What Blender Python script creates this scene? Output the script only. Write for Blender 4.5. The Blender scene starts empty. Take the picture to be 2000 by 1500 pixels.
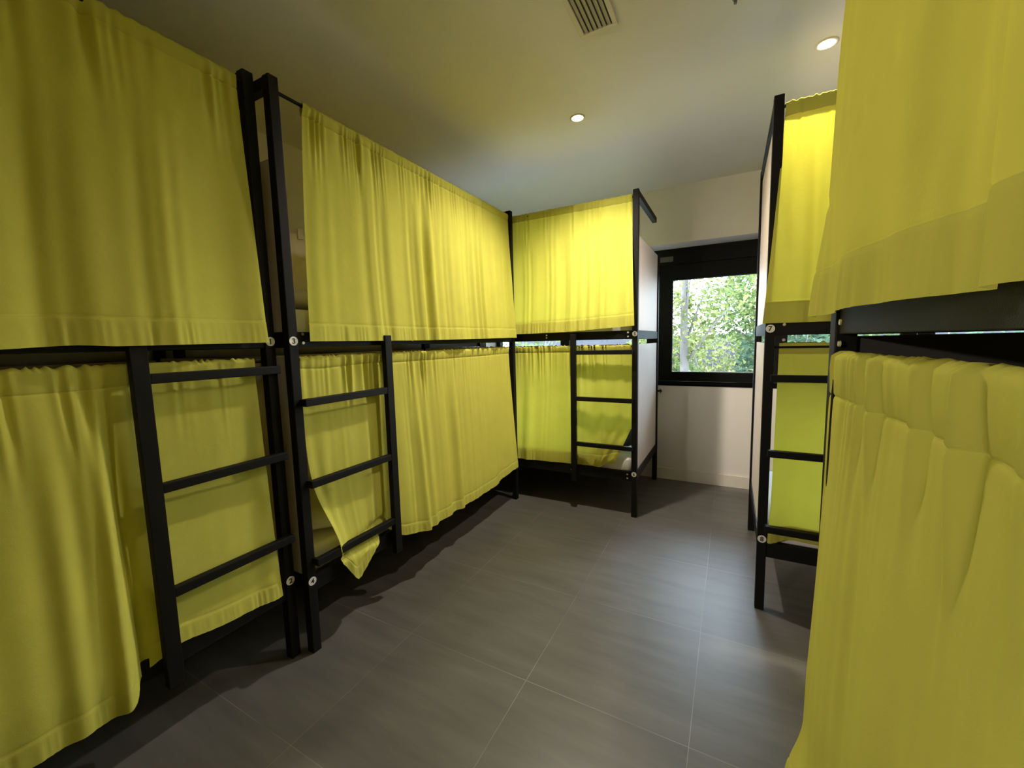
import bpy, bmesh, math, random
import numpy as np
from mathutils import Vector, Matrix, noise

sc = bpy.context.scene
COL = sc.collection
PI = math.pi

# ------------------------------------------------------------------ camera
cam_data = bpy.data.cameras.new('camera')
cam = bpy.data.objects.new('camera', cam_data)
COL.objects.link(cam)
R_ = Vector((0.88173173, 0.47113035, -0.02419384))
U_ = Vector((-0.02717829, 0.10193104, 0.99442013))
F_ = Vector((-0.47096761, 0.87615424, -0.10268035))
cam.matrix_world = Matrix(((R_.x, U_.x, -F_.x, 0), (R_.y, U_.y, -F_.y, 0), (R_.z, U_.z, -F_.z, 1.351), (0, 0, 0, 1)))
cam_data.sensor_width = 36
cam_data.lens = 796.7 / 2000 * 36
cam_data.clip_start = 0.02
sc.camera = cam

# ------------------------------------------------------------------ world, sun, exposure
world = bpy.data.worlds.new('world')
sc.world = world
world.use_nodes = True
bg = world.node_tree.nodes['Background']
bg.inputs['Color'].default_value = (0.66, 0.82, 1.0, 1)
bg.inputs['Strength'].default_value = 22.0
sun_d = bpy.data.lights.new('sun', 'SUN')
sun_d.energy = 12.0
sun_d.angle = 0.03
sun_d.color = (1.0, 0.95, 0.86)
sun = bpy.data.objects.new('sun', sun_d)
sun.rotation_euler = (math.radians(48), 0, math.radians(-78))
sun.location = (-3, -5, 12)
COL.objects.link(sun)
sc.view_settings.view_transform = 'Standard'
sc.view_settings.look = 'None'
sc.view_settings.gamma = 1
sc.view_settings.use_curve_mapping = False
sc.view_settings.exposure = 0.09
LAMP_W = 182.0
LAMP_COL = (1.0, 0.89, 0.74)

# ------------------------------------------------------------------ materials
def nm(name):
    m = bpy.data.materials.new(name)
    m.use_nodes = True
    nt = m.node_tree
    return m, nt, nt.nodes['Principled BSDF'], nt.nodes['Material Output']

def N(nt, t, **kw):
    n = nt.nodes.new(t)
    for k, v in kw.items():
        setattr(n, k, v)
    return n

def simple(name, col, rough=0.5, metal=0.0, var=0.08, scale=6.0, bump=0.0, bscale=200.0, spec=0.5):
    m, nt, p, out = nm(name)
    tc = N(nt, 'ShaderNodeTexCoord')
    nz = N(nt, 'ShaderNodeTexNoise')
    nz.inputs['Scale'].default_value = scale
    nz.inputs['Detail'].default_value = 4
    nt.links.new(tc.outputs['Object'], nz.inputs['Vector'])
    mx = N(nt, 'ShaderNodeMix', data_type='RGBA')
    mx.inputs[6].default_value = (*[c * (1 - var) for c in col], 1)
    mx.inputs[7].default_value = (*[min(1, c * (1 + var)) for c in col], 1)
    nt.links.new(nz.outputs['Fac'], mx.inputs[0])
    nt.links.new(mx.outputs[2], p.inputs['Base Color'])
    p.inputs['Roughness'].default_value = rough
    p.inputs['Metallic'].default_value = metal
    p.inputs['Specular IOR Level'].default_value = spec
    if bump:
        n2 = N(nt, 'ShaderNodeTexNoise')
        n2.inputs['Scale'].default_value = bscale
        nt.links.new(tc.outputs['Object'], n2.inputs['Vector'])
        b = N(nt, 'ShaderNodeBump')
        b.inputs['Strength'].default_value = bump
        b.inputs['Distance'].default_value = 0.002
        nt.links.new(n2.outputs['Fac'], b.inputs['Height'])
        nt.links.new(b.outputs['Normal'], p.inputs['Normal'])
    return m

def cloth_mat(name, col, trans):
    m, nt, p, out = nm(name)
    nt.nodes.remove(p)
    tc = N(nt, 'ShaderNodeTexCoord')
    nz = N(nt, 'ShaderNodeTexNoise')
    nz.inputs['Scale'].default_value = 9
    nz.inputs['Detail'].default_value = 6
    nt.links.new(tc.outputs['Object'], nz.inputs['Vector'])
    mx = N(nt, 'ShaderNodeMix', data_type='RGBA')
    mx.inputs[6].default_value = (*[c * 0.93 for c in col], 1)
    mx.inputs[7].default_value = (*[min(1, c * 1.06) for c in col], 1)
    nt.links.new(nz.outputs['Fac'], mx.inputs[0])
    wv = N(nt, 'ShaderNodeTexNoise')
    wv.inputs['Scale'].default_value = 420
    wv.inputs['Detail'].default_value = 2
    nt.links.new(tc.outputs['Object'], wv.inputs['Vector'])
    n3 = N(nt, 'ShaderNodeTexNoise')
    n3.inputs['Scale'].default_value = 38
    n3.inputs['Detail'].default_value = 3
    nt.links.new(tc.outputs['Object'], n3.inputs['Vector'])
    ad = N(nt, 'ShaderNodeMath', operation='MULTIPLY_ADD')
    ad.inputs[1].default_value = 0.25
    nt.links.new(wv.outputs['Fac'], ad.inputs[0])
    nt.links.new(n3.outputs['Fac'], ad.inputs[2])
    b = N(nt, 'ShaderNodeBump')
    b.inputs['Strength'].default_value = 0.22
    b.inputs['Distance'].default_value = 0.004
    nt.links.new(ad.outputs[0], b.inputs['Height'])
    d = N(nt, 'ShaderNodeBsdfDiffuse')
    t = N(nt, 'ShaderNodeBsdfTranslucent')
    for sh, k in ((d, (1.0, 1.0, 1.0)), (t, (trans * 1.12, trans * 1.1, trans * 0.5))):
        dim = N(nt, 'ShaderNodeMix', data_type='RGBA', blend_type='MULTIPLY')
        dim.inputs[0].default_value = 1.0
        dim.inputs[7].default_value = (*k, 1)
        nt.links.new(mx.outputs[2], dim.inputs[6])
        nt.links.new(dim.outputs[2], sh.inputs['Color'])
        nt.links.new(b.outputs['Normal'], sh.inputs['Normal'])
    ms = N(nt, 'ShaderNodeAddShader')
    nt.links.new(d.outputs[0], ms.inputs[0])
    nt.links.new(t.outputs[0], ms.inputs[1])
    nt.links.new(ms.outputs[0], out.inputs['Surface'])
    return m

YEL = (0.48, 0.462, 0.088)
M_CLOTH = cloth_mat('lime_cotton', YEL, 0.34)
M_CLOTH2 = cloth_mat('lime_cotton_double', YEL, 0.06)
M_BLACK = simple('black_powder_coat', (0.0075, 0.007, 0.0065), 0.55, 0.0, 0.15, 12, 0.12, 500, spec=0.16)
M_WIN = simple('black_aluminium', (0.009, 0.009, 0.009), 0.65, 0.0, 0.1, 8, spec=0.08)
M_SILL = simple('matt_black_sill', (0.004, 0.004, 0.004), 0.95, 0.0, 0.1, 8, spec=0.0)
M_BOARD = simple('beige_laminate', (0.70, 0.61, 0.55), 0.5, 0, 0.10, 3.0)
M_DECK = simple('dark_deck_board', (0.03, 0.028, 0.025), 0.7)
M_WALL = simple('taupe_wall_paint', (0.67, 0.62, 0.585), 0.75, 0, 0.04, 2, 0.08, 350)
M_CEIL = simple('ceiling_paint', (0.66, 0.63, 0.575), 0.6, 0, 0.03, 1.5, 0.04, 300)
M_SKIRT = simple('cream_skirting', (0.62, 0.575, 0.49), 0.45, 0, 0.03)
M_WHITE = simple('white_linen', (0.80, 0.77, 0.74), 0.85, 0, 0.05, 5, 0.3, 60)
M_STICK = simple('white_sticker', (0.82, 0.80, 0.77), 0.5, 0, 0.02)
M_INK = simple('black_ink', (0.015, 0.014, 0.014), 0.6)
M_STEEL = simple('bright_steel', (0.75, 0.74, 0.72), 0.3, 1.0, 0.05)
M_BAG = simple('black_nylon', (0.014, 0.014, 0.018), 0.55, 0, 0.2, 20, 0.4, 90)
M_VENTF = simple('vent_plastic', (0.62, 0.58, 0.46), 0.5, 0, 0.02)
M_VENTS = simple('vent_slat_grey', (0.36, 0.33, 0.29), 0.5, 0, 0.03)
M_DARK = simple('duct_dark', (0.04, 0.037, 0.03), 0.8)
M_GREYP = simple('grey_plastic', (0.10, 0.10, 0.10), 0.5)
M_BARK = simple('pale_bark', (0.085, 0.075, 0.066), 0.9, 0, 0.35, 6, 0.5, 20)
M_SOIL = simple('pale_gravel', (0.38, 0.36, 0.33), 0.95, 0, 0.3, 2)
M_FENCE = simple('dark_garden_wall', (0.022, 0.022, 0.027), 0.8, 0, 0.2, 3)

def leaf_mat(name, c1, c2):
    m, nt, p, out = nm(name)
    nt.nodes.remove(p)
    oi = N(nt, 'ShaderNodeNewGeometry')
    mx = N(nt, 'ShaderNodeMix', data_type='RGBA')
    mx.inputs[6].default_value = (*c1, 1)
    mx.inputs[7].default_value = (*c2, 1)
    nt.links.new(oi.outputs['Random Per Island'], mx.inputs[0])
    d = N(nt, 'ShaderNodeBsdfDiffuse')
    t = N(nt, 'ShaderNodeBsdfTranslucent')
    nt.links.new(mx.outputs[2], d.inputs[0])
    nt.links.new(mx.outputs[2], t.inputs[0])
    ms = N(nt, 'ShaderNodeMixShader')
    ms.inputs[0].default_value = 0.4
    nt.links.new(d.outputs[0], ms.inputs[1])
    nt.links.new(t.outputs[0], ms.inputs[2])
    nt.links.new(ms.outputs[0], out.inputs['Surface'])
    return m
M_LEAF = leaf_mat('leaf_green', (0.035, 0.06, 0.018), (0.13, 0.165, 0.065))
M_LEAFY = leaf_mat('leaf_yellow_green', (0.06, 0.08, 0.02), (0.20, 0.21, 0.08))
M_LEAFD = leaf_mat('leaf_blue_green', (0.02, 0.04, 0.022), (0.085, 0.125, 0.08))

def glass_mat():
    m, nt, p, out = nm('window_glass')
    nt.nodes.remove(p)
    tr = N(nt, 'ShaderNodeBsdfTransparent')
    tr.inputs[0].default_value = (0.95, 0.97, 0.97, 1)
    gl = N(nt, 'ShaderNodeBsdfGlossy')
    gl.inputs['Roughness'].default_value = 0.02
    fr = N(nt, 'ShaderNodeFresnel')
    fr.inputs[0].default_value = 1.45
    ms = N(nt, 'ShaderNodeMixShader')
    nt.links.new(fr.outputs[0], ms.inputs[0])
    nt.links.new(tr.outputs[0], ms.inputs[1])
    nt.links.new(gl.outputs[0], ms.inputs[2])
    nt.links.new(ms.outputs[0], out.inputs['Surface'])
    return m
M_GLASS = glass_mat()

def emis(name, col, s):
    m, nt, p, out = nm(name)
    p.inputs['Base Color'].default_value = (*col, 1)
    p.inputs['Emission Color'].default_value = (*col, 1)
    p.inputs['Emission Strength'].default_value = s
    return m
M_LED = emis('lamp_lens', (1.0, 0.93, 0.80), 40)

def floor_mat():
    m, nt, p, out = nm('slate_tile')
    tc = N(nt, 'ShaderNodeTexCoord')
    mp = N(nt, 'ShaderNodeMapping')
    mp.inputs['Location'].default_value = (0.088 + 6.0, -0.138 + 6.0, 0)
    nt.links.new(tc.outputs['Object'], mp.inputs['Vector'])
    br = N(nt, 'ShaderNodeTexBrick')
    br.offset = 0.0
    br.squash = 1.0
    br.inputs['Scale'].default_value = 1.0
    br.inputs['Brick Width'].default_value = 0.6
    br.inputs['Row Height'].default_value = 0.6
    br.inputs['Mortar Size'].default_value = 0.0012
    br.inputs['Mortar Smooth'].default_value = 0.2
    br.inputs['Bias'].default_value = 0.0
    br.inputs['Color1'].default_value = (0.0, 0.0, 0.0, 1)
    br.inputs['Color2'].default_value = (1.0, 1.0, 1.0, 1)
    br.inputs['Mortar'].default_value = (0.5, 0.5, 0.5, 1)
    nt.links.new(mp.outputs[0], br.inputs['Vector'])
    # per-tile tone
    tone = N(nt, 'ShaderNodeMix', data_type='RGBA')
    tone.inputs[6].default_value = (0.100, 0.095, 0.088, 1)
    tone.inputs[7].default_value = (0.122, 0.116, 0.108, 1)
    nt.links.new(br.outputs['Color'], tone.inputs[0])
    # slate streaks, drawn out along the tile
    mp2 = N(nt, 'ShaderNodeMapping')
    mp2.inputs['Rotation'].default_value = (0, 0, math.radians(12))
    mp2.inputs['Scale'].default_value = (1.3, 7.5, 1)
    nt.links.new(tc.outputs['Object'], mp2.inputs['Vector'])
    nz = N(nt, 'ShaderNodeTexNoise')
    nz.inputs['Scale'].default_value = 1.7
    nz.inputs['Detail'].default_value = 8
    nz.inputs['Roughness'].default_value = 0.6
    nt.links.new(mp2.outputs[0], nz.inputs['Vector'])
    rp = N(nt, 'ShaderNodeValToRGB')
    rp.color_ramp.elements[0].position = 0.30
    rp.color_ramp.elements[0].color = (0.78, 0.78, 0.78, 1)
    rp.color_ramp.elements[1].position = 0.74
    rp.color_ramp.elements[1].color = (1.22, 1.20, 1.17, 1)
    nt.links.new(nz.outputs['Fac'], rp.inputs[0])
    mul = N(nt, 'ShaderNodeMix', data_type='RGBA', blend_type='MULTIPLY')
    mul.inputs[0].default_value = 1.0
    nt.links.new(tone.outputs[2], mul.inputs[6])
    nt.links.new(rp.outputs[0], mul.inputs[7])
    # grout
    gn = N(nt, 'ShaderNodeTexNoise')
    gn.inputs['Scale'].default_value = 2.6
    nt.links.new(tc.outputs['Object'], gn.inputs['Vector'])
    gr = N(nt, 'ShaderNodeValToRGB')
    gr.color_ramp.elements[0].position = 0.38
    gr.color_ramp.elements[0].color = (0.125, 0.119, 0.112, 1)
    gr.color_ramp.elements[1].position = 0.66
    gr.color_ramp.elements[1].color = (0.27, 0.26, 0.245, 1)
    nt.links.new(gn.outputs['Fac'], gr.inputs[0])
    fin = N(nt, 'ShaderNodeMix', data_type='RGBA')
    nt.links.new(br.outputs['Fac'], fin.inputs[0])
    nt.links.new(mul.outputs[2], fin.inputs[6])
    nt.links.new(gr.outputs[0], fin.inputs[7])
    nt.links.new(fin.outputs[2], p.inputs['Base Color'])
    p.inputs['Roughness'].default_value = 0.40
    p.inputs['Specular IOR Level'].default_value = 0.42
    b = N(nt, 'ShaderNodeBump')
    b.inputs['Strength'].default_value = 0.18
    b.inputs['Distance'].default_value = 0.003
    nt.links.new(nz.outputs['Fac'], b.inputs['Height'])
    nt.links.new(b.outputs['Normal'], p.inputs['Normal'])
    return m
M_FLOOR = floor_mat()

# ------------------------------------------------------------------ helpers
def obj(name, bm, mats, parent=None, smooth=False):
    me = bpy.data.meshes.new(name)
    bm.normal_update()
    bm.to_mesh(me)
    bm.free()
    o = bpy.data.objects.new(name, me)
    COL.objects.link(o)
    for m in (mats if isinstance(mats, (list, tuple)) else [mats]):
        me.materials.append(m)
    if parent:
        o.parent = parent
    if smooth:
        for f in me.polygons:
            f.use_smooth = True
    return o

def thing(name, label, cat, loc=(0, 0, 0), rotz=0, group=None):
    o = bpy.data.objects.new(name, None)
    o.empty_display_size = 0.1
    COL.objects.link(o)
    o.location = loc
    o.rotation_euler = (0, 0, rotz)
    return tag(o, label, cat, group)

def tag(o, label, cat, group=None):
    o['label'] = label
    o['category'] = cat
    if group:
        o['group'] = group
    return o

def struct(name, bm, m, parent=None):
    o = obj(name, bm, m, parent)
    if parent is None:
        o['kind'] = 'structure'
    return o

def box(bm, x0, x1, y0, y1, z0, z1, bev=0.0):
    g = bmesh.ops.create_cube(bm, size=1)
    vs = g['verts']
    for v in vs:
        v.co = Vector(((x0 + x1) / 2 + v.co.x * (x1 - x0), (y0 + y1) / 2 + v.co.y * (y1 - y0), (z0 + z1) / 2 + v.co.z * (z1 - z0)))
    if bev:
        es = list({e for v in vs for e in v.link_edges})
        bmesh.ops.bevel(bm, geom=es, offset=bev, segments=2, affect='EDGES', profile=0.6)
    return bm

def bx(x0, x1, y0, y1, z0, z1, bev=0.0):
    return box(bmesh.new(), x0, x1, y0, y1, z0, z1, bev)

def cyl(bm, p0, p1, r, r2=None, seg=16):
    p0, p1 = Vector(p0), Vector(p1)
    d = p1 - p0
    q = d.to_track_quat('Z', 'Y').to_matrix().to_4x4()
    bmesh.ops.create_cone(bm, cap_ends=True, segments=seg, radius1=r, radius2=r if r2 is None else r2, depth=d.length,
                          matrix=Matrix.Translation((p0 + p1) / 2) @ q)
    return bm

def tube(bm, pts, rads, seg=8):
    rings = []
    pts = [Vector(p) for p in pts]
    for i, p in enumerate(pts):
        d = (pts[min(i + 1, len(pts) - 1)] - pts[max(i - 1, 0)]).normalized()
        a = d.orthogonal().normalized() if i == 0 else (rings[-1][1] - d * rings[-1][1].dot(d)).normalized()
        b = d.cross(a)
        rings.append(([bm.verts.new(p + (a * math.cos(t) + b * math.sin(t)) * rads[i]) for t in [2 * PI * k / seg for k in range(seg)]], a))
    for (r0, _), (r1, _) in zip(rings, rings[1:]):
        for k in range(seg):
            bm.faces.new((r0[k], r0[(k + 1) % seg], r1[(k + 1) % seg], r1[k]))
    bm.faces.new(rings[0][0][::-1])
    bm.faces.new(rings[-1][0])
    return bm

_glyph = {}
def digit_mesh(ch):
    if ch not in _glyph:
        cu = bpy.data.curves.new('digit', 'FONT')
        cu.body = ch
        cu.size = 0.030
        cu.align_x = 'CENTER'
        cu.align_y = 'CENTER'
        cu.extrude = 0.0005
        cu.offset = 0.0009
        t = bpy.data.objects.new('digit', cu)
        COL.objects.link(t)
        bpy.context.view_layer.update()
        dg = bpy.context.evaluated_depsgraph_get()
        me = bpy.data.meshes.new_from_object(t.evaluated_get(dg))
        bpy.data.objects.remove(t)
        xs = [v.co.x for v in me.vertices]
        ys = [v.co.y for v in me.vertices]
        cx, cy = (min(xs) + max(xs)) / 2, (min(ys) + max(ys)) / 2
        for v in me.vertices:
            v.co.x -= cx
            v.co.y -= cy
        me.materials.clear()
        me.materials.append(M_INK)
        _glyph[ch] = me
    return _glyph[ch]

# ------------------------------------------------------------------ the room
XL, XR, YB, YF, ZC = -2.66, 2.24, -2.2, 4.07, 2.705
TH = 0.30
struct('floor', bx(XL, XR, YB, YF, -0.12, 0), M_FLOOR)
struct('ceiling', bx(XL - TH, XR + TH, YB - TH, YF + TH + 0.1, ZC, ZC + 0.2), M_CEIL)
struct('wall_left', bx(XL - TH, XL, YB - TH, YF + TH + 0.1, -0.12, ZC), M_WALL)
struct('wall_right', bx(XR, XR + TH, YB - TH, YF + TH + 0.1, -0.12, ZC), M_WALL)
struct('wall_back', bx(XL, XR, YB - TH, YB, -0.12, ZC), M_WALL)
WX0, WX1, WZ0, WZ1 = -2.52, 2.12, 0.905, 2.205
bm = bmesh.new()
YW = YF + TH + 0.1
box(bm, XL, XR, YF, YW, -0.12, WZ0)
box(bm, XL, XR, YF, YW, WZ1, ZC)
box(bm, XL, WX0, YF, YW, WZ0, WZ1)
box(bm, WX1, XR, YF, YW, WZ0, WZ1)
struct('wall_far', bm, M_WALL)
struct('baseboard_far', bx(XL, XR, YF - 0.013, YF, 0, 0.108, 0.002), M_SKIRT)
struct('baseboard_left', bx(XL, XL + 0.013, YB, YF - 0.013, 0, 0.108, 0.002), M_SKIRT)
struct('baseboard_right', bx(XR - 0.013, XR, YB, YF - 0.013, 0, 0.108, 0.002), M_SKIRT)
struct('trim_1', bx(WX0, WX1, YF - 0.004, 4.31, WZ0, 0.925), M_SILL)

# ribbon window in the far wall: four units side by side
YG = 4.31
def window(n, x0, x1, opening=False):
    bm = bmesh.new()
    w = 0.05
    zb, zt = 0.925, WZ1
    box(bm, x0, x0 + w, YG, YG + 0.08, zb, zt, 0.003)
    box(bm, x1 - w, x1, YG, YG + 0.08, zb, zt, 0.003)
    box(bm, x0 + w, x1 - w, YG, YG + 0.08, zb, zb + 0.035, 0.003)
    box(bm, x0 + w, x1 - w, YG, YG + 0.08, 2.055, zt, 0.003)
    root = struct('window_%d' % n, bm, M_WIN)
    gx0, gx1, gz0, gz1 = x0 + w, x1 - w, zb + 0.035, 2.055
    if opening:
        s = bmesh.new()
        sx0, sx1 = x0 + 0.185, x1 - 0.09
        sz0, sz1 = 1.012, 1.908
        yo = YG + 0.012
        box(s, gx0, sx0, yo, yo + 0.06, gz0, gz1, 0.004)
        box(s, sx1, gx1, yo, yo + 0.06, gz0, gz1, 0.004)
        box(s, sx0, sx1, yo, yo + 0.06, gz0, sz0, 0.004)
        box(s, sx0, sx1, yo, yo + 0.06, sz1, gz1, 0.004)
        obj('sash', s, M_WIN, root)
        gk = bmesh.new()
        for a in ((sx0, sx0 + 0.006, sz0, sz1), (sx0, sx1, sz0, sz0 + 0.006)):
            box(gk, a[0], a[1], yo + 0.01, yo + 0.03, a[2], a[3])
        obj('glazing_bead', gk, M_GREYP, root)
        tv = bx(x0 + 0.07, x0 + 0.19, YG - 0.006, YG, 2.085, 2.135, 0.003)
        obj('trickle_vent', tv, M_GREYP, root)
        gx0, gx1, gz0, gz1 = sx0, sx1, sz0, sz1
    obj('glass_pane', bx(gx0, gx1, YG + 0.04, YG + 0.046, gz0, gz1), M_GLASS, root)
window(1, -0.705, 0.385, True)
window(2, -1.638, -0.705)
window(3, 0.385, 1.33)
window(4, WX0, -1.638)
window(5, 1.33, WX1)

# ------------------------------------------------------------------ bunk beds
L, D, H, P = 1.985, 0.975, 2.398, 0.040

def bunk(name, label, loc, rot, rungs, ladder, stickers, sticker_end, board_top=1.31, full_back=(), arm=(), bolts=(), end_h=2.10, backs=True, shade_board_mat=None):
    """local x along the bed, local y into the wall, front at y = 0"""
    t = thing(name, label, 'bunk bed', loc, rot, 'black metal bunk beds')
    xs = {0: (0, P), 1: (L - P, L)}
    for e in (0, 1):
        obj('post', bx(xs[e][0], xs[e][1], 0, P, 0, H, 0.003), M_BLACK, t)
        hb = H if e in full_back else 2.12
        obj('post', bx(xs[e][0], xs[e][1], D - P, D, 0, hb, 0.003), M_BLACK, t)
    # deck rails, front and back
    for z0, z1 in ((0.275, 0.350), (1.351, 1.414)):
        obj('side_rail', bx(P, L - P, 0.006, 0.034, z0, z1, 0.002), M_BLACK, t)
        obj('side_rail', bx(P, L - P, D - 0.034, D - 0.006, z0, z1, 0.002), M_BLACK, t)
        for e in (0, 1):
            obj('end_rail', bx(xs[e][0] + 0.006, xs[e][1] - 0.006, P, D - P, z0 + (0.005 if z0 < 1 else -0.002), z1, 0.002), M_BLACK, t)
        obj('bed_deck', bx(P, L - P, 0.036, D - 0.036, z1 - 0.045, z1 - 0.03), M_DECK, t)
    # boards closing the ends and the back
    for e in (0, 1):
        xm = (xs[e][0] + xs[e][1]) / 2
        top = 2.335 if e in full_back else end_h
        obj('end_board', bx(xm - 0.008, xm + 0.008, P, D - P, 0.352, board_top, 0.001), shade_board_mat or M_BOARD, t)
        obj('end_board', bx(xm - 0.008, xm + 0.008, P, D - P, 1.415, top, 0.001), M_BOARD, t)
    if backs:
        obj('back_board', bx(P, L - P, D - 0.026, D - 0.012, 0.352, 1.30, 0.001), M_BOARD, t)
        obj('back_board', bx(P, L - P, D - 0.026, D - 0.012, 1.415, 2.09, 0.001), M_BOARD, t)
        obj('board_clip', bx(0.74, 0.78, D - 0.034, D - 0.028, 2.06, 2.125, 0.001), M_BOARD, t)
    # curtain rods
    cr = bmesh.new()
    cyl(cr, (P, 0.020, 2.352), (L - P, 0.020, 2.352), 0.007)
    obj('curtain_rod', cr, M_BLACK, t)
    cr = bmesh.new()
    cyl(cr, (P, 0.026, 1.296), (L - P, 0.026, 1.296), 0.005)
    obj('curtain_rod', cr, M_BLACK, t)
    # arms running back from the post tops
    for e, ln in arm:
        obj('top_arm', bx(xs[e][0] + 0.002, xs[e][1] - 0.002, P, ln, H - 0.045, H - 0.002, 0.003), M_BLACK, t)
    # ladder: one stile, rungs from the stile to the post
    if ladder is not None:
        s0, s1, px = ladder
        obj('ladder_stile', bx(s0, s1, -0.042, -0.012, 0.235, 1.400, 0.003), M_BLACK, t)
        for z in rungs:
            a, b = (s1, px) if px > s1 else (px, s0)
            obj('ladder_rung', bx(a, b, -0.041, -0.013, z - 0.016, z + 0.016, 0.003), M_BLACK, t)
            xb = px - 0.008 if px > s1 else px + 0.008
            obj('rung_bracket', bx(xb - 0.006, xb + 0.006, -0.0135, 0.001, z - 0.014, z + 0.014, 0.001), M_BLACK, t)
        for z in (0.31, 1.382):
            obj('stile_bracket', bx(s0 + 0.006, s1 - 0.006, -0.0125, 0.0065, z - 0.02, z + 0.02, 0.001), M_BLACK, t)
    for ch, z in stickers:
        xm = (xs[sticker_end][0] + xs[sticker_end][1]) / 2
        s = bmesh.new()
        cyl(s, (xm, -0.0012, z), (xm, 0.0, z), 0.0185, seg=32)
        so = obj('number_sticker', s, M_STICK, t)
        so['label'] = 'round white sticker with a black number'
        g = bpy.data.objects.new('digit', digit_mesh(ch))
        COL.objects.link(g)
        g.parent = so
        g.rotation_euler = (PI / 2, 0, 0)
        g.location = (xm, -0.0016, z)
        g['label'] = 'black number'
    for x, z in bolts:
        s = bmesh.new()
        cyl(s, (x, 0.003, z), (x, 0.007, z), 0.006, 0.007, 12)
        bo = obj('bolt', s, M_STEEL, t)
        bo['label'] = 'small bright bolt head'
    return t

A_LOC, A_ROT = (-1.645, -0.962, 0), PI / 2
B_LOC, B_ROT = (-1.589, 1.046, 0), PI / 2
C_LOC, C_ROT = (-0.598 - L, 3.05, 0), 0
D_LOC, D_ROT = (0.138, 2.240, 0), 0
PHI = math.radians(4)
E_LOC, E_ROT = (0.199 - 0.0028, 1.160, 0), -PI / 2 + PHI

bunk('bunk_bed', 'nearest black bunk bed on the left with number stickers 1 and 2', A_LOC, A_ROT, (1.262, 0.905, 0.548), (1.507, 1.552, L - 0.010),
     (('1', 1.376), ('2', 0.352)), 1, arm=((0, D), (1, D)), bolts=((1.18, 1.376), (1.18, 1.39)))
bunk('bunk_bed', 'black bunk bed along the left wall with number stickers 3 and 4', B_LOC, B_ROT, (1.118, 0.766, 0.418), (0.486, 0.530, 0.026),
     (('3', 1.376), ('4', 0.330)), 0, arm=((0, D), (1, D)), bolts=((0.066, 1.405), (0.066, 1.368), (0.74, 1.376)))
c_bed = bunk('bunk_bed', 'black bunk bed in the far corner left of the window, stickers 5 and 6', C_LOC, C_ROT, (1.256, 0.897, 0.538), (1.484, 1.526, L - 0.026),
     (('5', 1.388), ('6', 0.337)), 1, backs=False, arm=((0, D), (1, 0.80)), bolts=((1.268, 1.396), (1.268, 1.376), (1.47, 0.31), (L - 0.07, 1.40), (L - 0.07, 1.37), (L - 0.07, 0.33), (L - 0.07, 0.30)))
k = bmesh.new()
cyl(k, (L, D - 0.018, 0.86), (L + 0.022, D - 0.018, 0.86), 0.009)
cyl(k, (L + 0.022, D - 0.018, 0.86), (L + 0.038, D - 0.018, 0.86), 0.024, 0.006, 16)
obj('knob', k, M_BLACK, c_bed)
bunk('bunk_bed', 'black bunk bed right of the window with number stickers 7 and 8', D_LOC, D_ROT, (1.155, 0.801, 0.432), (0.468, 0.512, 0.026),
     (('7', 1.383), ('8', 0.366)), 0, backs=False, full_back=(0,), arm=((0, D), (1, D)), bolts=((0.074, 1.33), (0.074, 1.40)))
bunk('bunk_bed', 'nearest black bunk bed at right edge, mostly hidden by its two curtains', E_LOC, E_ROT, (1.2, 0.84, 0.48), (1.45, 1.494, L - 0.026),
     (), 0, board_top=1.3455, shade_board_mat=M_DECK, arm=((0, D), (1, D)), bolts=((0.052, 1.376), (0.052, 1.33)))  # lower end boards coloured dark to stand in for shade inside the bunk

# ------------------------------------------------------------------ curtains
def sstep(a, b, x):
    t = np.clip((x - a) / (b - a), 0, 1)
    return t * t * (3 - 2 * t)

def rsin(rng, x, per_m, n=5, spread=0.45):
    """irregular pleats: several sines with wandering phase"""
    w = x + sum(0.35 / per_m * rng.uniform(0.4, 1) * np.sin(2 * PI * x * per_m * rng.uniform(0.08, 0.35) + rng.uniform(0, 6.28)) for _ in range(3))
    s = np.zeros_like(x)
    for _ in range(n):
        s = s + rng.uniform(0.5, 1.0) * np.sin(2 * PI * w * per_m * rng.uniform(1 - spread, 1 + spread) + rng.uniform(0, 6.28))
    s = s / (n * 0.5)
    amp = 0.62 + 0.5 * np.sin(2 * PI * x * per_m * 0.13 + rng.uniform(0, 6.28)) * np.sin(2 * PI * x * per_m * 0.21 + rng.uniform(0, 6.28))
    return s * amp * 1.25

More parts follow.
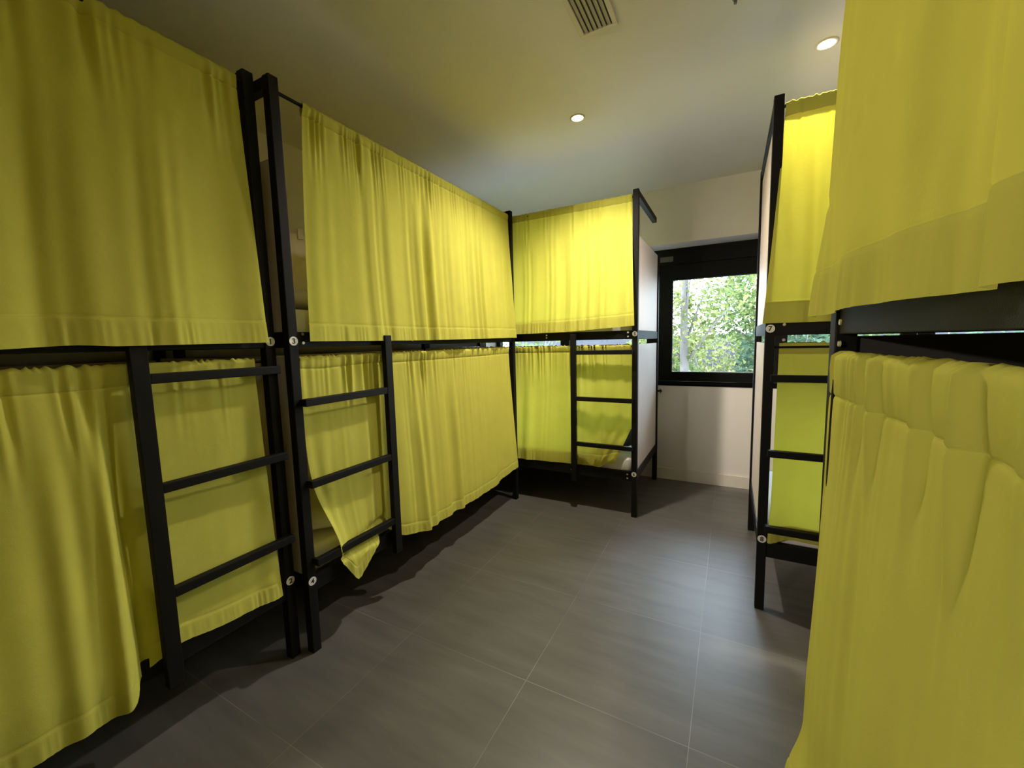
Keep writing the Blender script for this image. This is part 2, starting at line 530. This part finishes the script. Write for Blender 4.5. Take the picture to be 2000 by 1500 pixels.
def curtain(label, loc, rot, x0, x1, ztop, zbot, seed, xl=None, xr=None, base=None, ptop=0.055, hem=0.065, fine=17, broad=6.5,
            afine=0.006, abroad=0.013, rod_r=0.013, rod_y=0.020, extra=None, step=0.005, group='lime yellow bunk curtains', slant=0.0, ruffle=0.003, pk=0.35, damp=None):
    rng = np.random.RandomState(seed)
    nu = int((x1 - x0) / step) + 1
    u = np.linspace(0, 1, nu)
    xw = x0 + (x1 - x0) * u
    zb = zbot(xw) if callable(zbot) else np.full(nu, zbot)
    # rows: wrap over the rod, header pocket, field, hem
    d_head = [0.0, 0.004, 0.010, 0.018, 0.027, 0.037, ptop - 0.006, ptop - 0.002, ptop, ptop + 0.003, ptop + 0.008, ptop + 0.016]
    hgt = float(np.mean(ztop - zb))
    d_field = list(np.linspace(ptop + 0.030, hgt - hem - 0.02, 44))
    d_hem = [hgt - hem - 0.009, hgt - hem - 0.004, hgt - hem, hgt - hem + 0.004, hgt - hem + 0.012] + list(np.linspace(hgt - hem + 0.024, hgt, 5))
    ds = np.array(d_head + d_field + d_hem)
    nv = len(ds)
    V = ds / hgt
    gf = rsin(rng, xw, fine)
    gf2 = rsin(rng, xw, fine * 1.4)
    verts = []
    # wrap rows behind and over the rod
    back = rod_y + rod_r
    for (dz, yy) in ((0.050, back), (0.022, back + 0.002), (0.006, rod_y + rod_r * 0.75)):
        for i in range(nu):
            verts.append((xw[i], yy + 0.1 * afine * gf[i], ztop - dz + ruffle * gf2[i] * (dz < 0.03)))
    zt_r = ztop + ruffle * gf2
    jit = 0.5 * rsin(rng, xw, 34)
    for j in range(nv):
        d, v = ds[j], V[j]
        z = ztop - d - (v ** 1.0) * ((ztop - zb) - hgt)
        if d < 0.03:
            z = z + (zt_r - ztop) * (1 - d / 0.03)
        x = xw + slant * v
        if xl is not None:
            x = x + (xl(v) - x0) * np.clip(1 - (xw - x0) / 0.30, 0, 1) ** 1.2
        if xr is not None:
            x = x + (xr(v) - x1) * np.clip(1 - (x1 - xw) / 0.30, 0, 1) ** 1.2
        drift = 0.010 * math.sin(3.1 * v + seed)
        fo = rsin(np.random.RandomState(seed + 1), xw + drift, broad)
        md = rsin(np.random.RandomState(seed + 2), xw + 1.6 * drift, broad * 2.1)
        k_f = math.exp(-((d - ptop * 0.7) / 0.16) ** 2) if d > ptop * 0.7 else 1.0
        k_b = float(sstep(0.02, 0.55, np.array(v)))
        y = np.full(nu, rod_y) + (afine * k_f * (pk + (1 - pk) * float(sstep(0.3 * ptop, 1.2 * ptop, np.array(d))))) * gf
        y = y + abroad * k_b * fo + 0.24 * abroad * (0.25 + 0.75 * k_b) * md
        if damp is not None:
            y = rod_y + (y - rod_y) * damp(xw)
        # pocket around the rod
        if d <= ptop:
            y = y - rod_r * (1.0 if d > 0.008 else 0.35 + 0.65 * d / 0.008) * (1 - 0.45 * (d / ptop) ** 2) - 0.0
        else:
            y = y - rod_r * 0.55
        y = y + 0.0026 * math.exp(-((d - ptop) / 0.0032) ** 2)
        dh = d - (hgt - hem)
        y = y + 0.0016 * math.exp(-(dh / 0.004) ** 2)
        if dh > 0:
            y = y + 0.0035 * jit * math.sin(min(1, dh / (hem * 0.6)) * PI * 0.5) - 0.0008
        if base is not None:
            y = y + base(x, np.full(nu, v), z)
        if extra is not None:
            x, y, z = extra(x, y, z, v, u)
        verts.extend(zip(x.tolist(), y.tolist(), z.tolist()))
    nr = nv + 3
    faces, mats = [], []
    for j in range(nr - 1):
        dj = 0 if j < 3 else ds[j - 3]
        dbl = 1 if (j < 3 or dj < ptop - 0.001 or dj >= hgt - hem - 0.0005) else 0
        for i in range(nu - 1):
            a = j * nu + i
            faces.append((a, a + nu, a + nu + 1, a + 1))
            mats.append(dbl)
    me = bpy.data.meshes.new('bunk_curtain')
    me.from_pydata(verts, [], faces)
    me.materials.append(M_CLOTH)
    me.materials.append(M_CLOTH2)
    me.polygons.foreach_set('material_index', mats)
    me.polygons.foreach_set('use_smooth', [True] * len(faces))
    me.update()
    o = bpy.data.objects.new('bunk_curtain', me)
    COL.objects.link(o)
    o.location = loc
    o.rotation_euler = (0, 0, rot)
    tag(o, label, 'curtain', group)
    return o

def ip(*pts):
    xs = [p[0] for p in pts]
    ys = [p[1] for p in pts]
    def f(x):
        # smooth monotone-ish interpolation
        x = np.asarray(x, float)
        r = np.interp(x, xs, ys)
        r = 0.25 * (np.interp(x - 0.025, xs, ys) + 2 * r + np.interp(x + 0.025, xs, ys))
        return r
    return f

# bunk 1/2, upper and lower
curtain('lime yellow upper curtain at far left, ending at the post with sticker 1', A_LOC, A_ROT, 0.045, 1.925, 2.372,
        ip((0, 1.350), (1.16, 1.356), (1.40, 1.372), (1.47, 1.366), (1.93, 1.372)), 11,
        xr=lambda v: 1.925 + 0.012 * v, base=lambda x, v, z: -0.045 * v ** 1.3 - 0.022 * np.exp(-((x - 1.62) / 0.16) ** 2) * v ** 3, broad=4.6, fine=18, abroad=0.030, afine=0.010, hem=0.085)
curtain('lime yellow lower curtain at far left with a ladder across its right end', A_LOC, A_ROT, 0.050, 1.915, 1.312,
        ip((0, 0.305), (1.0, 0.305), (1.38, 0.29), (1.46, 0.30), (1.50, 0.335), (1.56, 0.355), (1.68, 0.33), (1.90, 0.31)), 23,
        xr=lambda v: 1.905 + 0.02 * v,
        base=lambda x, v, z: (-0.115 * (1 - sstep(1.41, 1.475, x)) * np.clip(v * 1.15, 0, 1) ** 0.9 + sstep(1.45, 1.52, x) * (0.002 - 0.027 * v ** 3)),
        damp=lambda x: 1 - 0.75 * sstep(1.44, 1.5, x),
        broad=5.5, fine=22, abroad=0.030, afine=0.012, rod_r=0.015, rod_y=0.026, ptop=0.07, ruffle=0.006, pk=0.7)
# bunk 3/4
curtain('lime yellow upper curtain of the middle left bunk, right of sticker 3', B_LOC, B_ROT, 0.15, 1.925, 2.366,
        ip((0, 1.378), (0.12, 1.374), (0.8, 1.372), (1.9, 1.384)), 37,
        xl=lambda v: 0.15 - 0.075 * v ** 0.8, xr=lambda v: 1.925 + 0.03 * v, base=lambda x, v, z: -0.042 * v ** 1.2, broad=6.5, fine=24, abroad=0.014, afine=0.009, hem=0.075)
def b_low(x, y, z, v, u):
    # gathered lower corner by the ladder: pulled in to a point, tucked behind the bottom rung on its right
    w = float(sstep(0.30, 1.0, np.array(v)))
    left = 1 - sstep(0.44, 0.50, x)
    ax = np.clip((x - 0.05) / 0.42, 0, 1)
    nx = 0.05 + 0.10 * w ** 1.6 + ax * (0.42 - 0.10 * w ** 1.6)
    x2 = x * (1 - left) + nx * left
    front = np.clip(1 - ax * 1.5, -0.2, 1) * float(sstep(0.60, 0.92, np.array(v)))
    low = 1 - sstep(0.345, 0.40, z)
    front = np.maximum(front, low)
    y2 = y - 0.060 * front * left
    crease = np.exp(-((z - (0.375 + 0.22 * (x2 - 0.16))) / 0.012) ** 2)
    y2 = y2 + 0.018 * crease * left * (v > 0.8)
    return x2, y2, z
curtain('lime yellow lower curtain of the middle left bunk, corner pulled to a point', B_LOC, B_ROT, 0.050, 1.895, 1.311,
        ip((0.05, 0.36), (0.155, 0.222), (0.44, 0.425), (0.485, 0.37), (0.56, 0.30), (0.72, 0.268), (1.0, 0.255), (1.58, 0.258), (1.63, 0.285), (1.90, 0.30)), 41,
        xr=lambda v: 1.895 + 0.035 * v, base=lambda x, v, z: (-0.05 * sstep(0.52, 0.75, x) - 0.03 * sstep(0.5, 0.56, x) * (1 - sstep(0.70, 0.95, x))) * v ** 1.5,
        broad=9, fine=28, abroad=0.009, afine=0.008, rod_r=0.014, rod_y=0.026, ptop=0.055, extra=b_low, hem=0.06, ruffle=0.005, pk=0.7)
# bunk 5/6
curtain('lime yellow upper curtain of the corner bunk left of the window', C_LOC, C_ROT, 0.045, 1.940, 2.372,
        ip((0, 1.405), (0.98, 1.412), (1.5, 1.42), (1.94, 1.446)), 53,
        xr=lambda v: 1.940 + 0.030 * v ** 1.5, base=lambda x, v, z: -0.040 * v ** 1.2, broad=7, fine=22, abroad=0.015, afine=0.010, hem=0.09, pk=0.5)
def c_low(x, y, z, v, u):
    cut = np.clip((0.70 - z) / 0.34, 0, 1) * 0.150
    x2 = x - cut * sstep(1.60, 1.93, x)
    y2 = y - 0.012 * sstep(1.60, 1.9, x) * cut / 0.15
    return x2, y2, z
curtain('lime yellow lower curtain of the corner bunk, cut by a ladder left of the window', C_LOC, C_ROT, 0.050, 1.946, 1.312,
        ip((0, 0.342), (1.0, 0.350), (1.48, 0.362), (1.56, 0.357), (1.78, 0.352), (1.93, 0.40)), 67,
        base=lambda x, v, z: -0.020 * v * (1 - sstep(1.44, 1.5, x)) + 0.008 * sstep(1.44, 1.5, x), broad=6, fine=30, abroad=0.012, afine=0.009, ruffle=0.006, pk=0.9, rod_r=0.015, rod_y=0.026, ptop=0.055, extra=c_low, hem=0.095)
# bunk 7/8
curtain('lime yellow upper curtain right of the window, above sticker 7', D_LOC, D_ROT, 0.046, 1.940, 2.366,
        ip((0, 1.407), (0.4, 1.405), (1.94, 1.40)), 71, xl=lambda v: 0.046 - 0.060 * v ** 1.2, base=lambda x, v, z: -0.052 * v ** 1.1, broad=8, fine=28, abroad=0.011, hem=0.095, ptop=0.06, ruffle=0.006)
def d_low(x, y, z, v, u):
    k = np.exp(-((x - 0.06) / 0.05) ** 2) * float(sstep(0.8, 1.0, np.array(v)))
    return x - 0.01 * k, y - 0.03 * k, z - 0.02 * k
curtain('lime yellow lower curtain behind the ladder right of the window', D_LOC, D_ROT, 0.060, 1.930, 1.318,
        ip((0.0, 0.362), (0.12, 0.372), (0.46, 0.352), (1.93, 0.35)), 83, xl=lambda v: 0.060 - 0.008 * v, base=lambda x, v, z: 0.012 + 0 * x, broad=4, fine=20, abroad=0.006, afine=0.003, rod_r=0.008, rod_y=0.026,
        ptop=0.055, hem=0.07, extra=d_low)
# nearest bunk on the right
def e_up(x, y, z, v, u):
    s = float(sstep(0.74, 1.0, np.array(v)))
    y2 = y - 0.026 * s * np.exp(-(x / 0.10) ** 2) + 0.009 * s * np.sin(x * 34 + 1.0)
    # slanting wear creases
    y2 = y2 + 0.004 * np.exp(-((z - (1.56 + 0.42 * x)) / 0.006) ** 2)
    return x - 0.012 * s * np.exp(-(x / 0.10) ** 2), y2, z
curtain('big lime yellow upper curtain at right edge, nearest the viewer', E_LOC, E_ROT, -0.006, 1.930, 2.372,
        ip((0, 1.390), (0.16, 1.388), (0.30, 1.390), (0.33, 1.394), (1.9, 1.378)), 97, base=lambda x, v, z: -0.018 * v - 0.020, broad=4.5, fine=16, abroad=0.028, afine=0.006, extra=e_up, hem=0.09)
def e_low(x, y, z, v, u):
    s = float(sstep(0.82, 1.0, np.array(v)))
    k = np.exp(-((x - 0.03) / 0.10) ** 2)
    return x - 0.02 * s * k, y - 0.03 * s * k, z
curtain('big lime yellow lower curtain at right edge, gathered on its rod', E_LOC, E_ROT, 0.046, 1.930, 1.314,
        ip((0, 0.205), (1.9, 0.21)), 101, xl=lambda v: 0.046 - 0.035 * v ** 0.5, base=lambda x, v, z: -0.030 * np.clip(v * 1.4, 0, 1) ** 0.7, broad=5.0, fine=24, abroad=0.022, afine=0.020, rod_r=0.022, rod_y=0.022, pk=0.7,
        ptop=0.095, extra=e_low, ruffle=0.004)

# ------------------------------------------------------------------ bedding
def mattress(label, loc, rot, z, x0=0.05, x1=L - 0.05):
    bm = bx(x0, x1, 0.050, D - 0.045, z, z + 0.13, 0.03)
    o = obj('mattress', bm, M_WHITE, None, True)
    o.location = loc
    o.rotation_euler = (0, 0, rot)
    return tag(o, label, 'mattress', 'white mattresses in the bunks')
ZL, ZU = 0.3205, 1.3845
mattress('white mattress on the upper deck of the bunk with sticker 3', B_LOC, B_ROT, ZU)
mattress('white mattress on the lower deck behind the pointed curtain corner', B_LOC, B_ROT, ZL)
mattress('white mattress on the upper deck of the corner bunk left of the window', C_LOC, C_ROT, ZU)
mattress('white mattress on the lower deck beside sticker 6', C_LOC, C_ROT, ZL)
mattress('white mattress on the lower deck of the bunk with sticker 8', D_LOC, D_ROT, ZL)

def soft(bm, cx, cy, cz, sx, sy, sz, ex=0.5, ez=0.9, n=24, seed=0, rough=0.0):
    """pillow-like superellipsoid"""
    def sp(t, e):
        return math.copysign(abs(t) ** e, t)
    rows = []
    for j in range(n + 1):
        ph = -PI / 2 + PI * j / n
        row = []
        for i in range(2 * n):
            th = 2 * PI * i / (2 * n)
            c = abs(math.cos(ph)) ** ez
            x, y, z = sx * c * sp(math.cos(th), ex), sy * c * sp(math.sin(th), ex), sz * sp(math.sin(ph), ez)
            if rough:
                q = noise.noise(Vector((x * 9 + seed, y * 9, z * 9)))
                x, y, z = x * (1 + rough * q), y * (1 + rough * q), z * (1 + 1.5 * rough * q)
            row.append(bm.verts.new((cx + x, cy + y, cz + z)))
        rows.append(row)
    for j in range(n):
        for i in range(2 * n):
            bm.faces.new((rows[j][i], rows[j][(i + 1) % (2 * n)], rows[j + 1][(i + 1) % (2 * n)], rows[j + 1][i]))
    bmesh.ops.remove_doubles(bm, verts=bm.verts, dist=1e-5)
    return bm

def pillow(label, loc, rot, x, y, z, sx=0.2, sy=0.3, sz=0.065, seed=1, tilt=0.0):
    o = obj('pillow', soft(bmesh.new(), 0, 0, sz, sx, sy, sz, 0.55, 0.8, seed=seed, rough=0.10), M_WHITE, None, True)
    q = Matrix.Translation(loc) @ Matrix.Rotation(rot, 4, 'Z') @ Matrix.Translation((x, y, z)) @ Matrix.Rotation(tilt, 4, 'Y')
    o.matrix_world = q
    return tag(o, label, 'pillow')
pillow('white pillow beside the upper curtain edge above sticker 3', B_LOC, B_ROT, 0.25, 0.325, ZU + 0.137, 0.18, 0.28, 0.05, 3)
pillow('white pillow low behind the pointed curtain corner above sticker 4', B_LOC, B_ROT, 0.29, 0.345, ZL + 0.138, 0.2, 0.3, 0.06, 5)
pk = obj('backpack', soft(bmesh.new(), 0, 0, 0.10, 0.16, 0.13, 0.10, 0.7, 0.8, seed=9, rough=0.25), M_BAG, None, True)
pk.location = (C_LOC[0] + 1.745, C_LOC[1] + 0.27, ZL + 0.140)
st = bmesh.new()
tube(st, [(-0.1, -0.04, 0.17), (-0.06, -0.08, 0.225), (0.02, -0.09, 0.245), (0.09, -0.07, 0.215), (0.12, -0.03, 0.15)], [0.012] * 5, 8)
sp_ = obj('strap', st, M_BAG, pk, True)
tag(pk, 'black bag on the lower mattress behind the corner bunk ladder', 'bag')

# ------------------------------------------------------------------ ceiling fittings
def downlight(label, x, y, power=1.0, aim=(0, 0, -1)):
    t = thing('ceiling_downlight', label, 'ceiling light', (x, y, ZC), 0, 'recessed ceiling downlights')
    r = bmesh.new()
    n = 32
    prof = [(0.046, 0.0), (0.046, -0.004), (0.040, -0.006), (0.034, -0.0035), (0.032, -0.001), (0.032, 0.0)]
    ring = [[r.verts.new((a * math.cos(2 * PI * k / n), a * math.sin(2 * PI * k / n), z)) for a, z in prof] for k in range(n)]
    for k in range(n):
        for j in range(len(prof) - 1):
            r.faces.new((ring[k][j], ring[(k + 1) % n][j], ring[(k + 1) % n][j + 1], ring[k][j + 1]))
    obj('trim_ring', r, M_VENTF, t, True)
    l = bmesh.new()
    cyl(l, (0, 0, -0.003), (0, 0, -0.0005), 0.032, seg=32)
    obj('lens', l, M_LED, t)
    ld = bpy.data.lights.new('downlight_lamp', 'SPOT')
    ld.energy = LAMP_W * power
    ld.color = LAMP_COL
    ld.spot_size = math.radians(150)
    ld.spot_blend = 0.80
    ld.shadow_soft_size = 0.03
    lo = bpy.data.objects.new('downlight_lamp', ld)
    lo.location = (0, 0, -0.015)
    lo.rotation_euler = Vector(aim).to_track_quat('-Z', 'Y').to_euler()
    lo.parent = t
    COL.objects.link(lo)
downlight('recessed ceiling downlight in the middle of the ceiling', -0.866, 2.542, 0.80, (0.06, -0.2, -1))
downlight('recessed ceiling downlight at the edge of the right upper curtain', 0.357, 2.531, 0.75)
downlight('added unseen ceiling downlight above the nearest right bunk', 0.75, 0.10, 0.35)  # unseen source, added to make the nearest right upper curtain glow

# unseen fill lamp added behind the viewer to brighten the right bunk's curtains
t = thing('added_fill_lamp', 'added unseen fill lamp on the back wall behind the viewer', 'added fill light', (-1.95, YB, 1.90))
obj('back_plate', bx(-0.06, 0.06, 0, 0.02, -0.09, 0.09, 0.004), M_GREYP, t)
obj('lens', bx(-0.045, 0.045, 0.02, 0.05, -0.07, 0.07, 0.008), M_LED, t)
ld = bpy.data.lights.new('added_fill_light', 'SPOT')
ld.energy = LAMP_W * 1.05
ld.color = LAMP_COL
ld.spot_size = math.radians(95)
ld.spot_blend = 0.9
ld.shadow_soft_size = 0.05
lo = bpy.data.objects.new('added_fill_light', ld)
lo.location = (0, 0.11, 0)
lo.rotation_euler = Vector((0.70, 1.0, -0.30)).to_track_quat('-Z', 'Y').to_euler()
lo.parent = t
COL.objects.link(lo)

t = thing('ceiling_vent', 'slatted ceiling vent with a pale frame at the top of the room', 'air vent', (-0.548, 1.74, ZC))
hw, hl, fr = 0.083, 0.172, 0.020
f = bmesh.new()
box(f, -hw, hw, hl - fr, hl, -0.010, 0, 0.002)
box(f, -hw, hw, -hl, -hl + fr, -0.010, 0, 0.002)
box(f, -hw, -hw + fr, -hl + fr, hl - fr, -0.010, 0, 0.002)
box(f, hw - fr, hw, -hl + fr, hl - fr, -0.010, 0, 0.002)
obj('vent_frame', f, M_VENTF, t)
obj('backing', bx(-hw + fr, hw - fr, -hl + fr, hl - fr, -0.002, -0.0005), M_DARK, t)
for i in range(6):
    s = bmesh.new()
    cx = -hw + fr + (i + 0.6) * (2 * (hw - fr)) / 6.3
    box(s, -0.0085, 0.0085, -hl + fr, hl - fr, -0.0008, 0.0008)
    bmesh.ops.rotate(s, verts=s.verts, cent=(0, 0, 0), matrix=Matrix.Rotation(math.radians(18), 3, 'Y'))
    bmesh.ops.translate(s, verts=s.verts, vec=(cx, 0, -0.0058))
    obj('slat', s, M_VENTS, t)
s = bmesh.new()
cyl(s, (0, 0, -0.012), (0, 0, 0), 0.010, 0.014, 20)
cyl(s, (0, 0, -0.026), (0, 0, -0.012), 0.006, 0.006, 12)
sp = obj('sprinkler_head', s, M_GREYP, None)
sp.location = (-0.022, 2.012, ZC)
tag(sp, 'small dark round ceiling fitting at the top edge right of the vent', 'sprinkler')

# ------------------------------------------------------------------ outside the window
ground = struct('ground', bx(-9, 9, 4.5, 16, -0.6, -0.4), M_SOIL)
gw = obj('garden_wall', bx(-7, 7, 13.0, 13.2, -0.4, 1.42), M_FENCE)
tag(gw, 'dark garden wall beyond the trees outside the window', 'wall')

def leaves(bm, rng, c, r, n, size):
    for _ in range(n):
        while True:
            p = Vector((rng.uniform(-1, 1), rng.uniform(-1, 1), rng.uniform(-1, 1)))
            if p.length < 1 and rng.random() < 0.35 + 0.65 * p.length:
                break
        p = Vector(c) + Vector((p.x * r[0], p.y * r[1], p.z * r[2]))
        a = Vector((rng.gauss(0, 1), rng.gauss(0, 1), rng.gauss(0, 0.6))).normalized()
        b = a.cross(Vector((rng.gauss(0, 1), rng.gauss(0, 1), rng.gauss(0, 1)))).normalized()
        s = size * rng.uniform(0.5, 1.2)
        w = s * 0.32
        nrm = a.cross(b) * s * 0.12
        q = [p - a * s * 0.5, p - b * w + nrm, p + a * s * 0.5, p + b * w + nrm]
        bm.faces.new([bm.verts.new(v) for v in q])

def tree(label, x, y, h, trunk_r, lean, crowns, mat, seed, branches=5, nleaf=900, size=0.13):
    rng = random.Random(seed)
    t = thing('tree', label, 'tree', (x, y, -0.4), 0, None)
    tb = bmesh.new()
    pts, rad = [], []
    for i in range(9):
        s = i / 8
        pts.append((lean * s + 0.05 * math.sin(4 * s + seed), 0.04 * math.sin(5 * s), h * s))
        rad.append(trunk_r * (1 - 0.6 * s))
    tube(tb, pts, rad, 10)
    obj('trunk', tb, M_BARK, t, True)
    for k in range(branches):
        bb = bmesh.new()
        s = rng.uniform(0.3, 0.8)
        b0 = Vector((lean * s + 0.05 * math.sin(4 * s + seed), 0.04 * math.sin(5 * s), h * s))
        dr = Vector((rng.uniform(-1, 1), rng.uniform(-0.4, 0.4), rng.uniform(0.5, 1.2))).normalized()
        ln = rng.uniform(0.5, 1.2)
        tube(bb, [b0 + dr * ln * q + Vector((0, 0, 0.08 * math.sin(3 * q))) for q in (0, 0.35, 0.7, 1)], [trunk_r * 0.36, trunk_r * 0.28, trunk_r * 0.18, trunk_r * 0.1], 6)
        obj('branch', bb, M_BARK, t, True)
    fb = bmesh.new()
    for c, r in crowns:
        leaves(fb, rng, c, r, nleaf, size)
    obj('foliage', fb, mat, t)

tree('pale trunked tree outside the left half of the window pane', -0.55, 6.6, 4.2, 0.075, -0.06,
     [((0.1, 0.3, 2.6), (1.1, 0.6, 0.8)), ((-0.3, 0.2, 1.9), (0.7, 0.5, 0.6))], M_LEAFY, 3, 7, 1300, 0.085)
tree('slim tree with bright leaves outside the middle of the window pane', 0.40, 8.2, 3.6, 0.035, 0.15,
     [((0.0, 0.0, 2.5), (0.9, 0.5, 0.7)), ((0.2, 0.1, 1.7), (0.6, 0.4, 0.5))], M_LEAF, 8, 6, 1500, 0.085)
tree('leafy tree far behind the window pane on the right', 1.3, 9.5, 4.2, 0.05, 0.1,
     [((0.0, 0.0, 2.7), (1.5, 0.7, 0.9)), ((-0.9, 0, 2.3), (1.0, 0.5, 0.7)), ((0.3, 0, 1.7), (1.2, 0.6, 0.6))], M_LEAF, 15, 6, 2300, 0.105)

def shrub(label, x, y, r, h, mat, seed, n):
    rng = random.Random(seed)
    t = thing('shrub', label, 'shrub', (x, y, -0.4), 0, None)
    sb = bmesh.new()
    for k in range(6):
        a = rng.uniform(0, 6.28)
        tube(sb, [(0, 0, 0), (math.cos(a) * r * 0.3, math.sin(a) * r * 0.3, h * 0.5), (math.cos(a) * r * 0.6, math.sin(a) * r * 0.6, h * 0.9)], [0.02, 0.014, 0.006], 6)
    obj('stems', sb, M_BARK, t, True)
    fb = bmesh.new()
    leaves(fb, rng, (0, 0, h * 0.62), (r, r * 0.8, h * 0.42), n, 0.11)
    obj('foliage', fb, mat, t)
shrub('dense blue green shrub low outside the right half of the window', 0.75, 6.9, 0.75, 1.95, M_LEAFD, 21, 2200)
shrub('green shrub low outside the left half of the window', -1.25, 7.6, 0.8, 1.75, M_LEAF, 22, 1700)
shrub('yellow green shrub low outside the middle of the window', -0.5, 11.7, 1.2, 1.95, M_LEAFY, 25, 1900)
shrub('green shrub outside, seen through the gap under the corner bunk deck', -3.6, 7.2, 1.2, 2.1, M_LEAF, 27, 900)
shrub('blue green shrub outside, seen through the gap under the deck near sticker 7', 2.9, 7.6, 1.1, 2.1, M_LEAFD, 29, 900)
